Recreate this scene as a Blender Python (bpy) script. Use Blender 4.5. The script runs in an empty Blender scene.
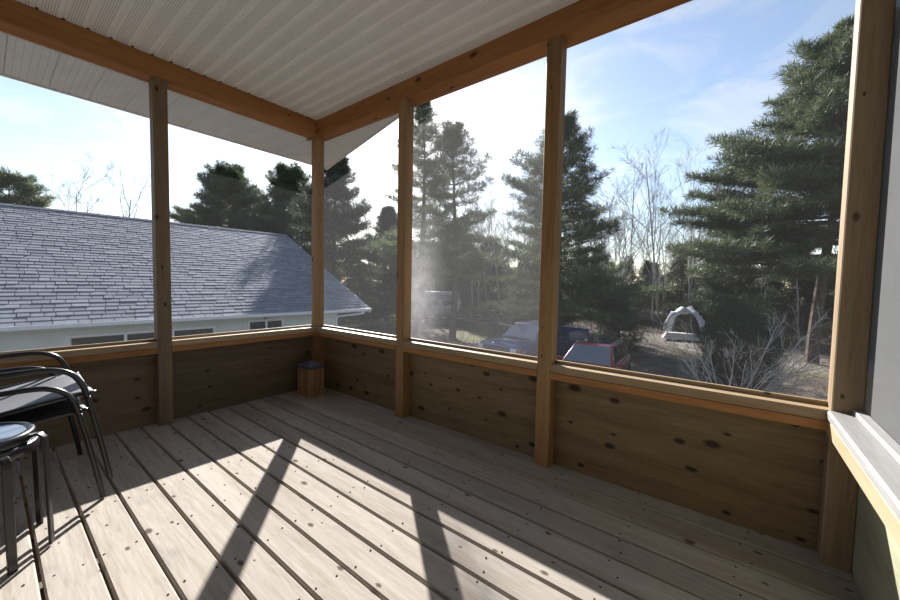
import bpy, bmesh, math, random
import numpy as np
from mathutils import Vector, Matrix

# ------------------------------------------------------------------ camera, sky, sun, exposure
scn = bpy.context.scene
COL = scn.collection
cam_d = bpy.data.cameras.new('camera')
cam_d.sensor_width = 36.0
cam_d.lens = 14.566
cam_d.clip_start = 0.02
cam_d.clip_end = 500
cam = bpy.data.objects.new('camera', cam_d)
COL.objects.link(cam)
_R = Vector((0.787815, 0.615623, 0.018861)); _U = Vector((-0.045454, 0.027574, 0.998586)); _F = Vector((-0.614232, 0.787558, -0.049706))
_C = Vector((3.3425, -2.0775, 1.12))
cam.matrix_world = Matrix(((_R.x, _U.x, -_F.x, _C.x), (_R.y, _U.y, -_F.y, _C.y), (_R.z, _U.z, -_F.z, _C.z), (0, 0, 0, 1)))
scn.camera = cam

SUN = Vector((-1.406, 1.164, 1.0)).normalized()          # towards the sun
SKY_STRENGTH = 0.145
SUN_ENERGY = 11.0
EXPOSURE = 0.46

w = bpy.data.worlds.new('world'); scn.world = w; w.use_nodes = True
nt = w.node_tree; nt.nodes.clear()
wo = nt.nodes.new('ShaderNodeOutputWorld'); bg = nt.nodes.new('ShaderNodeBackground')
sky = nt.nodes.new('ShaderNodeTexSky'); sky.sky_type = 'NISHITA'; sky.sun_disc = False
sky.sun_elevation = math.asin(SUN.z); sky.sun_rotation = math.atan2(SUN.x, SUN.y)
sky.altitude = 100; sky.air_density = 1.0; sky.dust_density = 0.7; sky.ozone_density = 1.6
tc = nt.nodes.new('ShaderNodeTexCoord')
mp = nt.nodes.new('ShaderNodeMapping'); mp.inputs['Scale'].default_value = (1.6, 1.1, 4.5); mp.inputs['Rotation'].default_value = (0.25, 0.1, 0.7)
cn = nt.nodes.new('ShaderNodeTexNoise'); cn.inputs['Scale'].default_value = 2.2; cn.inputs['Detail'].default_value = 8; cn.inputs['Roughness'].default_value = 0.62; cn.inputs['Distortion'].default_value = 0.6
cr = nt.nodes.new('ShaderNodeValToRGB'); cr.color_ramp.elements[0].position = 0.47; cr.color_ramp.elements[0].color = (.06,.06,.06,1); cr.color_ramp.elements[1].position = 0.74
cr.color_ramp.elements[1].color = (0.60, 0.60, 0.60, 1)
mxs = nt.nodes.new('ShaderNodeMix'); mxs.data_type = 'RGBA'
lumi = nt.nodes.new('ShaderNodeRGBToBW')
cmul = nt.nodes.new('ShaderNodeMath'); cmul.operation = 'MULTIPLY_ADD'; cmul.inputs[1].default_value = 1.25; cmul.inputs[2].default_value = 1.2
ccol = nt.nodes.new('ShaderNodeCombineColor')
nt.links.new(tc.outputs['Generated'], mp.inputs['Vector']); nt.links.new(mp.outputs['Vector'], cn.inputs['Vector'])
nt.links.new(cn.outputs['Fac'], cr.inputs['Fac']); nt.links.new(cr.outputs['Color'], mxs.inputs['Factor'])
nt.links.new(sky.outputs['Color'], mxs.inputs['A']); nt.links.new(sky.outputs['Color'], lumi.inputs['Color'])
nt.links.new(lumi.outputs['Val'], cmul.inputs[0])
for i in range(3): nt.links.new(cmul.outputs[0], ccol.inputs[i])
nt.links.new(ccol.outputs['Color'], mxs.inputs['B']); nt.links.new(mxs.outputs['Result'], bg.inputs['Color'])
bg.inputs['Strength'].default_value = SKY_STRENGTH
nt.links.new(bg.outputs['Background'], wo.inputs['Surface'])

sd = bpy.data.lights.new('sun', 'SUN'); sd.energy = SUN_ENERGY; sd.angle = math.radians(0.55); sd.color = (1.0, 0.965, 0.92)
so = bpy.data.objects.new('sun', sd); COL.objects.link(so); so.rotation_euler = SUN.to_track_quat('Z', 'Y').to_euler(); so.location = (-6, 6, 9)

vs = scn.view_settings
scn.display_settings.display_device = 'sRGB'
vs.view_transform = 'Standard'; vs.look = 'None'; vs.exposure = EXPOSURE; vs.gamma = 1.0; vs.use_curve_mapping = False

random.seed(7); rng = np.random.default_rng(7)
PI = math.pi

# ------------------------------------------------------------------ helpers: meshes and objects
class MB:
    def __init__(self): self.v = []; self.f = []
    def add(self, vs_, fs_):
        n = len(self.v); self.v += [tuple(p) for p in vs_]; self.f += [tuple(i + n for i in f) for f in fs_]; return self
    def box(self, x0, x1, y0, y1, z0, z1):
        return self.add([(x0,y0,z0),(x1,y0,z0),(x1,y1,z0),(x0,y1,z0),(x0,y0,z1),(x1,y0,z1),(x1,y1,z1),(x0,y1,z1)],
                        [(0,3,2,1),(4,5,6,7),(0,1,5,4),(1,2,6,5),(2,3,7,6),(3,0,4,7)])
    def prism(self, poly, a0, a1, axis):            # poly of (p,q) in the two other axes (cyclic order), extruded along axis
        def m(p, q, a): return {0: (a, p, q), 1: (q, a, p), 2: (p, q, a)}[axis]
        n = len(poly); vs_ = [m(p, q, a0) for p, q in poly] + [m(p, q, a1) for p, q in poly]
        fs_ = [tuple(reversed(range(n))), tuple(range(n, 2*n))] + [(i, (i+1) % n, n + (i+1) % n, n + i) for i in range(n)]
        return self.add(vs_, fs_)
    def cbox(self, x0, x1, y0, y1, z0, z1, c, axis): # box with chamfered long edges, running along axis
        lo = {0: (y0, y1, z0, z1), 1: (z0, z1, x0, x1), 2: (x0, x1, y0, y1)}[axis]
        a0, a1 = {0: (x0, x1), 1: (y0, y1), 2: (z0, z1)}[axis]
        p0, p1, q0, q1 = lo
        return self.prism([(p0+c,q0),(p1-c,q0),(p1,q0+c),(p1,q1-c),(p1-c,q1),(p0+c,q1),(p0,q1-c),(p0,q0+c)], a0, a1, axis)
    def tube(self, pts, r, sides=8, cap=True):
        pts = [Vector(p) for p in pts]; rr = r if isinstance(r, (list, tuple)) else [r]*len(pts)
        vs_ = []; fs_ = []; up = None
        for i, p in enumerate(pts):
            d = (pts[min(i+1, len(pts)-1)] - pts[max(i-1, 0)]).normalized()
            if up is None:
                up = Vector((0,0,1)) if abs(d.z) < .9 else Vector((1,0,0))
            a = d.cross(up).normalized(); b = a.cross(d).normalized(); up = b
            for k in range(sides):
                t = 2*PI*k/sides; vs_.append(p + (a*math.cos(t) + b*math.sin(t))*rr[i])
        for i in range(len(pts)-1):
            for k in range(sides):
                k2 = (k+1) % sides; fs_.append((i*sides+k, i*sides+k2, (i+1)*sides+k2, (i+1)*sides+k))
        if cap: fs_ += [tuple(reversed(range(sides))), tuple(range((len(pts)-1)*sides, len(pts)*sides))]
        return self.add(vs_, fs_)
    def lathe(self, prof, sides=32, c=(0,0,0), closed=False):
        vs_ = []; fs_ = []; n = len(prof)
        for r, z in prof:
            for k in range(sides):
                t = 2*PI*k/sides; vs_.append((c[0]+r*math.cos(t), c[1]+r*math.sin(t), c[2]+z))
        for i in range(n if closed else n-1):
            j = (i+1) % n
            for k in range(sides):
                k2 = (k+1) % sides; fs_.append((i*sides+k, i*sides+k2, j*sides+k2, j*sides+k))
        if not closed: fs_ += [tuple(reversed(range(sides))), tuple(range((n-1)*sides, n*sides))]
        return self.add(vs_, fs_)
    def loft(self, rings, cap=True):
        n = len(rings[0]); vs_ = [p for r in rings for p in r]; fs_ = []
        for i in range(len(rings)-1):
            for k in range(n):
                k2 = (k+1) % n; fs_.append((i*n+k, i*n+k2, (i+1)*n+k2, (i+1)*n+k))
        if cap: fs_ += [tuple(reversed(range(n))), tuple(range((len(rings)-1)*n, len(rings)*n))]
        return self.add(vs_, fs_)
    def slab(self, quad, t):                         # thin slab from 4 points, thickness t along its normal
        q = [Vector(p) for p in quad]; n = (q[1]-q[0]).cross(q[3]-q[0]).normalized()*t
        return self.add([*q, *[p+n for p in q]], [(3,2,1,0),(4,5,6,7),(0,1,5,4),(1,2,6,5),(2,3,7,6),(3,0,4,7)])
    def mesh(self, name, mat, smooth=False, fix=True):
        me = bpy.data.meshes.new(name); me.from_pydata(self.v, [], self.f)
        if fix:
            bm = bmesh.new(); bm.from_mesh(me); bmesh.ops.recalc_face_normals(bm, faces=bm.faces); bm.to_mesh(me); bm.free()
        me.materials.append(mat)
        if smooth: me.polygons.foreach_set('use_smooth', [True]*len(me.polygons))
        me.update(); return me
    def build(self, name, mat, parent=None, smooth=False, loc=None, bevel=0):
        return link(name, self.mesh(name, mat, smooth), parent, loc, bevel=bevel, smooth=smooth)

def link(name, me, parent=None, loc=None, rot=None, bevel=0, smooth=False):
    o = bpy.data.objects.new(name, me); COL.objects.link(o)
    if parent is not None: o.parent = parent
    if loc is not None: o.location = loc
    if rot is not None: o.rotation_euler = rot
    if bevel:
        b = o.modifiers.new('bevel', 'BEVEL'); b.width = bevel; b.segments = 2; b.limit_method = 'ANGLE'; b.angle_limit = math.radians(40)
    return o
def tri_mesh(name, V, mat):                          # V: (n,3,3) triangles -> one mesh
    n = len(V); me = bpy.data.meshes.new(name)
    me.vertices.add(n*3); me.vertices.foreach_set('co', np.ascontiguousarray(V, np.float32).ravel())
    me.loops.add(n*3); me.loops.foreach_set('vertex_index', np.arange(n*3, dtype=np.int32))
    me.polygons.add(n); me.polygons.foreach_set('loop_start', np.arange(0, n*3, 3, dtype=np.int32))
    me.update(calc_edges=True); me.materials.append(mat); return me
def empty(name, loc=(0,0,0), rz=0):
    o = bpy.data.objects.new(name, None); COL.objects.link(o); o.location = loc; o.rotation_euler = (0,0,rz); o.empty_display_size = .1; return o
def tag(o, label=None, cat=None, group=None, kind=None):
    if label: o['label'] = label
    if cat: o['category'] = cat
    if group: o['group'] = group
    if kind: o['kind'] = kind
    return o
def thing(name, label, cat, loc=(0,0,0), rz=0, group=None): return tag(empty(name, loc, rz), label, cat, group)
def struct(name, label=None, cat=None): return tag(empty(name), label, cat, kind='structure')
def copy_tree(o, parent=None):
    c = o.copy(); COL.objects.link(c); c.parent = parent
    for ch in list(o.children): copy_tree(ch, c)
    return c

# ------------------------------------------------------------------ materials
class NT:
    def __init__(self, name):
        self.m = bpy.data.materials.new(name); self.m.use_nodes = True; self.t = self.m.node_tree; self.t.nodes.clear()
        self.out = self.n('ShaderNodeOutputMaterial')
    def n(self, ty, **kw):
        x = self.t.nodes.new(ty)
        for k, v in kw.items():
            if k in x.inputs: x.inputs[k].default_value = v
            else: setattr(x, k, v)
        return x
    def l(self, a, b): self.t.links.new(a, b)
    def math(self, op, a, b=None, c=None, clamp=False):
        x = self.n('ShaderNodeMath', operation=op); x.use_clamp = clamp
        for i, q in enumerate((a, b, c)):
            if q is None: continue
            if isinstance(q, (int, float)): x.inputs[i].default_value = q
            else: self.l(q, x.inputs[i])
        return x.outputs[0]
    def mix(self, f, a, b, blend='MIX'):
        x = self.n('ShaderNodeMix', data_type='RGBA', blend_type=blend)
        for k, q in (('Factor', f), ('A', a), ('B', b)):
            i = x.inputs[k] if k != 'Factor' else x.inputs['Factor']
            if isinstance(q, (int, float)): i.default_value = q
            elif isinstance(q, tuple): i.default_value = (*q, 1) if len(q) == 3 else q
            else: self.l(q, i)
        return x.outputs['Result']
    def ramp(self, f, stops):
        x = self.n('ShaderNodeValToRGB'); e = x.color_ramp.elements
        while len(e) < len(stops): e.new(.5)
        for i, (p, c) in enumerate(stops): e[i].position = p; e[i].color = (*c, 1) if isinstance(c, tuple) else (c, c, c, 1)
        self.l(f, x.inputs['Fac']); return x.outputs['Color']
    def noise(self, vec, scale, detail=4, rough=.55, dist=0):
        x = self.n('ShaderNodeTexNoise', Scale=scale, Detail=detail, Roughness=rough, Distortion=dist); self.l(vec, x.inputs['Vector']); return x.outputs['Fac']
    def coords(self, kind='Object', scale=(1,1,1), rand=None, loc=(0,0,0), rot=(0,0,0)):
        tc_ = self.n('ShaderNodeTexCoord'); v = tc_.outputs[kind]
        if rand:
            oi = self.n('ShaderNodeObjectInfo'); cx = self.n('ShaderNodeCombineXYZ')
            for i in range(3): self.l(self.math('MULTIPLY', oi.outputs['Random'], rand*(1+.37*i)), cx.inputs[i])
            a = self.n('ShaderNodeVectorMath', operation='ADD'); self.l(v, a.inputs[0]); self.l(cx.outputs[0], a.inputs[1]); v = a.outputs[0]
        mp_ = self.n('ShaderNodeMapping'); mp_.inputs['Scale'].default_value = scale; mp_.inputs['Location'].default_value = loc; mp_.inputs['Rotation'].default_value = rot
        self.l(v, mp_.inputs['Vector']); return mp_.outputs['Vector']
    def bsdf(self, col, rough=.6, metal=0, bump=None, bstr=.2, bdist=.004, spec=.5, **kw):
        b = self.n('ShaderNodeBsdfPrincipled')
        if isinstance(col, tuple): b.inputs['Base Color'].default_value = (*col, 1)
        else: self.l(col, b.inputs['Base Color'])
        if isinstance(rough, (int, float)): b.inputs['Roughness'].default_value = rough
        else: self.l(rough, b.inputs['Roughness'])
        b.inputs['Metallic'].default_value = metal; b.inputs['Specular IOR Level'].default_value = spec
        for k, v in kw.items(): b.inputs[k.replace('_', ' ')].default_value = v
        if bump is not None:
            bp = self.n('ShaderNodeBump'); bp.inputs['Strength'].default_value = bstr; bp.inputs['Distance'].default_value = bdist
            self.l(bump, bp.inputs['Height']); self.l(bp.outputs['Normal'], b.inputs['Normal'])
        self.l(b.outputs['BSDF'], self.out.inputs['Surface']); return b
def plain(name, col, rough=.5, metal=0, spec=.5, nscale=30, namt=.12, **kw):
    t = NT(name); n = t.noise(t.coords(), nscale, 3)
    d = tuple(c*(1-namt) for c in col); u = tuple(min(1, c*(1+namt)) for c in col)
    t.bsdf(t.ramp(n, [(.3, d), (.7, u)]), rough, metal, spec=spec, **kw); return t.m
def wood(name, axis, dark, mid, light, knot=(.09,.05,.025), knot_scale=4.0, knot_keep=.72, rough=.62, rand=17, grey=None, varia=.25, bstr=.25, knot_r=.16, flat=None, spec=.3):
    t = NT(name)
    s = [1,1,1]; s[axis] = .07
    v = t.coords('Object', tuple(s), rand=rand)
    g1 = t.noise(v, 70, 6, .68, .8); g2 = t.noise(v, 9, 3, .5, .4)
    grain = t.math('ADD', t.math('MULTIPLY', g1, .55), t.math('MULTIPLY', g2, .45))
    col = t.ramp(grain, [(.36, dark), (.5, mid), (.64, light)])
    # board-to-board tone
    oi = t.n('ShaderNodeObjectInfo'); tone = t.math('MULTIPLY_ADD', oi.outputs['Random'], varia, 1 - varia*.55)
    tv = t.n('ShaderNodeCombineColor')
    for i in range(3): t.l(tone, tv.inputs[i])
    col = t.mix(1.0, col, tv.outputs[0], 'MULTIPLY')
    if grey:
        gv = t.coords('Object', tuple(x*1.0 if i != axis else .4 for i, x in enumerate([1,1,1])), rand=31)
        gm = t.ramp(t.noise(gv, 5.5, 6, .68, 1.2), [(.56, 0.0), (.72, 1.0)])
        col = t.mix(t.math('MULTIPLY', gm, .55), col, grey)
    # knots: a few voronoi cells, stretched along the grain
    ks = [1,1,1]; ks[axis] = .55
    kv = t.coords('Object', tuple(ks), rand=rand*1.7)
    vo = t.n('ShaderNodeTexVoronoi', Scale=knot_scale)
    if flat is not None:
        vo.voronoi_dimensions = '2D'; sx = t.n('ShaderNodeSeparateXYZ'); t.l(kv, sx.inputs[0]); cx_ = t.n('ShaderNodeCombineXYZ')
        ax_ = [q for q in range(3) if q != flat]
        t.l(sx.outputs[ax_[0]], cx_.inputs[0]); t.l(sx.outputs[ax_[1]], cx_.inputs[1]); kv = cx_.outputs[0]
    t.l(kv, vo.inputs['Vector'])
    sep = t.n('ShaderNodeSeparateColor'); t.l(vo.outputs['Color'], sep.inputs[0])
    keep = t.math('GREATER_THAN', sep.outputs[0], knot_keep)
    rad = t.math('MULTIPLY_ADD', t.math('POWER', sep.outputs[1], 2.0), knot_r, knot_r*.4)
    kf = t.math('MULTIPLY', t.math('SUBTRACT', 1.0, t.math('DIVIDE', vo.outputs['Distance'], rad), clamp=True), 2.0, clamp=True)
    kf = t.math('MULTIPLY', t.math('MULTIPLY', kf, keep), .9)
    col = t.mix(kf, col, knot)
    t.bsdf(col, rough, bump=grain, bstr=bstr, bdist=.002, spec=spec); return t.m

M = {}
M['deck'] = wood('deck_pine', 0, (.265,.228,.19), (.345,.31,.272), (.405,.375,.335), knot=(.075,.055,.042), knot_scale=7.5, knot_keep=.60, knot_r=.095, grey=(.19,.185,.185), varia=.20, flat=2, rough=.9, spec=.06)
FR = ((.23,.098,.032), (.325,.15,.05), (.40,.20,.075))
M['frame_x'] = wood('stained_lumber_x', 0, *FR, knot=(.05,.02,.009), knot_scale=6, knot_keep=.6, knot_r=.12, flat=1)
M['frame_y'] = wood('stained_lumber_y', 1, *FR, knot=(.05,.02,.009), knot_scale=6, knot_keep=.6, knot_r=.12, flat=0)
FC = ((.29,.12,.036), (.40,.175,.056), (.47,.225,.08))
M['beam_core_x'] = wood('orange_lumber_x', 0, *FC, knot=(.05,.02,.009), knot_scale=6, knot_keep=.7, knot_r=.12, flat=2)
M['beam_core_y'] = wood('orange_lumber_y', 1, *FC, knot=(.05,.02,.009), knot_scale=6, knot_keep=.7, knot_r=.12, flat=2)
M['post'] = wood('stained_post', 2, (.19,.105,.043), (.27,.155,.066), (.34,.21,.095), knot=(.04,.018,.009), knot_scale=8, knot_keep=.6, knot_r=.12, flat=1)
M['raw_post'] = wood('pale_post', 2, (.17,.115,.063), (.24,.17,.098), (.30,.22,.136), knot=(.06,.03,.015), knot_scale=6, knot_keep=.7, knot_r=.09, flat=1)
M['grey_post'] = wood('weathered_post', 2, (.115,.082,.05), (.165,.12,.073), (.21,.155,.097), knot=(.04,.025,.012), knot_scale=6, knot_keep=.7, knot_r=.1, flat=0)
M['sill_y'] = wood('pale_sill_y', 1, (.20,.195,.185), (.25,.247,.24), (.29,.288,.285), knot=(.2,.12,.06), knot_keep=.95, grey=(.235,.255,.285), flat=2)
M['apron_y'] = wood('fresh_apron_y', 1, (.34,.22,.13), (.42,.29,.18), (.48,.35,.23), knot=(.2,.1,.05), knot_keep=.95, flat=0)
M['sill_x'] = wood('stained_sill_x', 0, (.24,.165,.09), (.32,.23,.13), (.38,.285,.175), knot=(.04,.016,.007), knot_scale=6, knot_keep=.75, knot_r=.12, flat=1, rough=.5, spec=.4)
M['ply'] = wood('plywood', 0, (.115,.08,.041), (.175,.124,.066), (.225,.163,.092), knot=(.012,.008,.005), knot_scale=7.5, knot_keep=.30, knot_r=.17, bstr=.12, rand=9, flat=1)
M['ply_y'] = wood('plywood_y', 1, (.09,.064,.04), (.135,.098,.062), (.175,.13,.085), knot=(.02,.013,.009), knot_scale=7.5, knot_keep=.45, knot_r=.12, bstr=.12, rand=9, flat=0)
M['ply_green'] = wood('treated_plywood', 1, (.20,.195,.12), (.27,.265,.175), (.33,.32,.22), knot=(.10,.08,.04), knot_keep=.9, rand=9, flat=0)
M['sill_left'] = wood('stained_sill_y', 1, (.24,.165,.09), (.32,.23,.13), (.38,.285,.175), knot=(.04,.016,.007), knot_scale=6, knot_keep=.75, knot_r=.12, flat=0, rough=.5, spec=.4)
M['joist'] = wood('joist_lumber', 1, (.12,.08,.045), (.165,.115,.065), (.20,.145,.085))
M['cedar_box'] = wood('cedar_pedestal', 2, (.19,.10,.05), (.26,.145,.08), (.32,.19,.11), knot_keep=.95, rand=5)
M['screw'] = plain('screw_steel', (.05,.043,.036), .95, 0, 0.0)
M['black_metal'] = plain('black_powder_coat', (.012,.012,.014), .28, 0, .6)
M['dark_cap'] = plain('slate_cap', (.055,.06,.075), .55)
M['white_trim'] = plain('white_aluminium', (.72,.74,.76), .45)
M['asphalt'] = plain('roof_felt', (.13,.13,.15), .9)

def vinyl():
    t = NT('perforated_vinyl'); v = t.coords('Object')
    s = t.n('ShaderNodeSeparateXYZ'); t.l(v, s.inputs[0])
    k = 1/.0115
    fx = t.math('SUBTRACT', t.math('FRACT', t.math('MULTIPLY', s.outputs[0], k)), .5)
    fy = t.math('SUBTRACT', t.math('FRACT', t.math('MULTIPLY', s.outputs[1], k)), .5)
    r = t.math('SQRT', t.math('ADD', t.math('POWER', fx, 2.0), t.math('POWER', fy, 2.0)))
    dot = t.math('LESS_THAN', r, .25)
    inside = t.math('MULTIPLY', t.math('GREATER_THAN', s.outputs[1], .015), t.math('LESS_THAN', s.outputs[1], .082))
    n = t.noise(t.coords('Object', (1,1,1), rand=13), 2.5, 3)
    base = t.ramp(n, [(.3, (.80,.80,.79)), (.7, (.86,.86,.85))])
    t.bsdf(t.mix(t.math('MULTIPLY', dot, inside), base, (.22,.22,.21)), .45); return t.m
M['vinyl'] = vinyl()
M['vinyl_plain'] = plain('ribbed_vinyl', (.76,.79,.83), .4, nscale=4, namt=.05)

def screen(name, cover, tint, hazy=0.0, trans=.55, haze_at=(0,0,0), haze_s=1.0):
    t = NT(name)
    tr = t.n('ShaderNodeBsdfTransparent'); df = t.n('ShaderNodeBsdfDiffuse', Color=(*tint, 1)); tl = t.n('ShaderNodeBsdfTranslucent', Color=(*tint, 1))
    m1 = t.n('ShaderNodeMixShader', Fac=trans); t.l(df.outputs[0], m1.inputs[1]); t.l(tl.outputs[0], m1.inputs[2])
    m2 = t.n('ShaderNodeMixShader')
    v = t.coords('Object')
    # weave: fine modulation, plus a patch of extra cover imitating sun glare
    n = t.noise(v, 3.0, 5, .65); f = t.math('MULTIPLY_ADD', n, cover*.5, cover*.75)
    if hazy:
        v2 = t.coords('Object', (1.0/haze_s, 1.0, .45/haze_s), loc=tuple(-a*b for a, b in zip(haze_at, (1.0/haze_s, 1.0, .45/haze_s))))
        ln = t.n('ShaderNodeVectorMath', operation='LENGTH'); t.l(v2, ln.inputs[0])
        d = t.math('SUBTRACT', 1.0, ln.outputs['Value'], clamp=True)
        d = t.math('MULTIPLY', t.math('POWER', d, 1.5), t.noise(v, 9, 6, .7)); f = t.math('MULTIPLY_ADD', d, hazy, f)
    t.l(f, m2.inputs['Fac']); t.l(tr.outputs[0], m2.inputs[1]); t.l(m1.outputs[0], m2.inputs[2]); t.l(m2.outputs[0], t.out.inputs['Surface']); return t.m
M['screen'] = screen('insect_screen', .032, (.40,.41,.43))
M['screen_corner'] = screen('corner_insect_screen', .095, (.44,.45,.46))  # cover raised for this bay to imitate the sunlit veil
M['screen_sun_haze'] = screen('sun_haze_insect_screen', .125, (.46,.46,.47), hazy=1.2, haze_at=(-.52,0,-.50), haze_s=.34)  # denser cover and a pale patch stand in for sun haze and glare
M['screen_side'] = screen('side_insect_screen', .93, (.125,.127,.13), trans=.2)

# ------------------------------------------------------------------ the porch
W = 0.089           # post size
XR = 3.670          # inner line of right wall posts
YB = -3.9           # house wall behind
ZC, ZB, BW = 2.693, 2.551, 0.157
SILL, SB, AB = .633, .590, .548
GZ = -2.5           # yard level

floor = struct('floor', 'pale pine deck boards laid across the porch', 'floor')
gaps = [-.0506,-.2128,-.367,-.512,-.658,-.806,-.950,-1.096,-1.239,-1.385,-1.529,-1.680,-1.828,-1.979]
while gaps[-1] > YB: gaps.append(gaps[-1]-.146)
edges = [W-.003+.0055] + gaps
for a, b in zip(edges[:-1], edges[1:]):
    y1, y0 = a-.0055, b+.0055
    mb = MB(); ym = (y0+y1)/2; h = (y1-y0)/2
    mb.cbox(-1.92, 1.92, -h, h, -.036, 0, .005, 0)
    mb.build('deck_board', M['deck'], floor, loc=(1.838, ym, random.uniform(-.001, .001)))
scr = MB()
for a, b in zip(edges[:-1], edges[1:]):
    for jx in np.arange(.18, 3.6, .405):
        for yy in (a-.035, b+.035):
            x = jx + random.uniform(-.03, .03); y = yy + random.uniform(-.016, .016); rr = .0043
            scr.add([(x+rr*math.cos(t*PI/3), y+rr*math.sin(t*PI/3), .0016) for t in range(6)] + [(x+rr*math.cos(t*PI/3), y+rr*math.sin(t*PI/3), -.002) for t in range(6)],
                    [tuple(range(6))] + [(i, i+6, (i+1) % 6+6, (i+1) % 6) for i in range(6)])
tag(scr.build('screw_head', M['screw'], floor), kind='stuff')
for jx in np.arange(.18, 3.7, .405): MB().box(jx-.019, jx+.019, YB, W, -.225, -.038).build('joist', M['joist'], floor)

# back wall (runs along X at Y = 0), left wall (runs along Y at X = 0), right wall (X = XR)
wall_back = struct('wall_back', 'knotty plywood half wall with stained posts under the screens', 'wall')
wall_left = struct('wall_left', 'brown plywood half wall below the screens facing the grey roof', 'wall')
wall_right = struct('wall_right', 'half wall beside the camera with sunlit sill', 'wall')
wall_front = struct('wall_front', 'house wall behind the camera', 'wall')

bx_posts = [(1.163, 1.252), (2.409, 2.496)]
for i, (a, b) in enumerate(bx_posts):
    m_ = MB().cbox(-W/2, W/2, -W/2, W/2, 0, ZB, .004, 2); m_.build('post', M['post'], wall_back, loc=((a+b)/2, W/2, 0))
MB().cbox(-W/2, W/2, -W/2, W/2, 0, ZB, .004, 2).build('corner_post', M['post'], wall_back, loc=(-W/2, W/2, 0))
MB().cbox(-W/2, W/2, -W/2, W/2, 0, ZB, .004, 2).build('corner_post', M['raw_post'], wall_back, loc=(XR+W/2, W/2, 0))
MB().cbox(-2.05, 2.05, 0, .038, ZB, ZC+.001, .003, 0).build('beam_face', M['frame_x'], wall_back, loc=(1.84, 0, 0))
MB().cbox(-2.05, 2.05, .041, BW, ZB+.003, ZC+.001, .003, 0).build('beam_core', M['beam_core_x'], wall_back, loc=(1.84, 0, 0))
bays = [(0, 1.163), (1.252, 2.409), (2.496, XR)]
for i, (a, b) in enumerate(bays):
    c = (a+b)/2; h = (b-a)/2
    MB().cbox(-h, h, .001, W, SB, SILL, .0008, 0).build('sill', M['sill_x'], wall_back, loc=(c, 0, 0))
    MB().cbox(-h, h, -.004, W, AB, SB-.0015, .003, 0).build('apron', M['frame_x'], wall_back, loc=(c, 0, 0))
    MB().box(-h-.04, h+.04, W, W+.012, -.03, SB-.002).build('plywood_sheet', M['ply'], wall_back, loc=(c, 0, 0))
    wdw = struct('window_%d' % (i+1), ['narrow screened opening in the far corner of the porch', 'middle screened opening whose insect mesh carries painted sun haze', 'wide screened opening next to the pale post'][i], 'screen')
    MB().cbox(-h, h, .073, W, SILL, SILL+.019, .001, 0).build('bottom_strip', M['sill_x'], wdw, loc=(c, 0, 0))
    hz = (ZB-SB)/2+.03
    p = MB().add([(-h-.02,0,-hz),(h+.02,0,-hz),(h+.02,0,hz),(-h-.02,0,hz)], [(0,1,2,3)])
    p.build('insect_screen', [M['screen_corner'], M['screen_sun_haze'], M['screen']][i], wdw, loc=(c, W+.0015, (ZB+SB)/2))

ly_posts = [(-1.296, -1.207), (-2.62, -2.531), (YB, YB+W)]
for i, (a, b) in enumerate(ly_posts):
    MB().cbox(-W/2, W/2, -W/2, W/2, 0, ZB, .004, 2).build('post', M['grey_post'], wall_left, loc=(-W/2, (a+b)/2, 0))
MB().cbox(-.038, 0, -2.05, 2.04, ZB, ZC+.001, .003, 1).build('beam_face', M['frame_y'], wall_left, loc=(0, -2.045, 0))
MB().cbox(-BW, -.041, -2.05, 2.04, ZB+.003, ZC+.001, .003, 1).build('beam_core', M['beam_core_y'], wall_left, loc=(0, -2.045, 0))
lb = [(-1.207, 0), (-2.531, -1.296), (YB+W, -2.62)]
for i, (a, b) in enumerate(lb):
    c = (a+b)/2; h = (b-a)/2
    MB().cbox(-W, -.001, -h, h, SB, SILL, .0008, 1).build('sill', M['sill_left'], wall_left, loc=(0, c, 0))
    MB().cbox(-W, .004, -h, h, AB, SB-.0015, .003, 1).build('apron', M['frame_y'], wall_left, loc=(0, c, 0))
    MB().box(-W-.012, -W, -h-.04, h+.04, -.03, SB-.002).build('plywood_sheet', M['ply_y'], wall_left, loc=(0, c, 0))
    wdw = struct('window_%d' % (i+4), ['screened opening between the far corner and the left post', 'leftmost screened opening above the stacked chairs', 'screened opening left of the camera'][i], 'screen')
    MB().cbox(-W, -.073, -h, h, SILL, SILL+.019, .001, 1).build('bottom_strip', M['sill_left'], wdw, loc=(0, c, 0))
    hz = (ZB-SB)/2+.03
    MB().add([(0,-h-.02,-hz),(0,h+.02,-hz),(0,h+.02,hz),(0,-h-.02,hz)], [(0,1,2,3)]).build('insect_screen', M['screen'], wdw, loc=(-W-.0015, c, (ZB+SB)/2))

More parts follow.
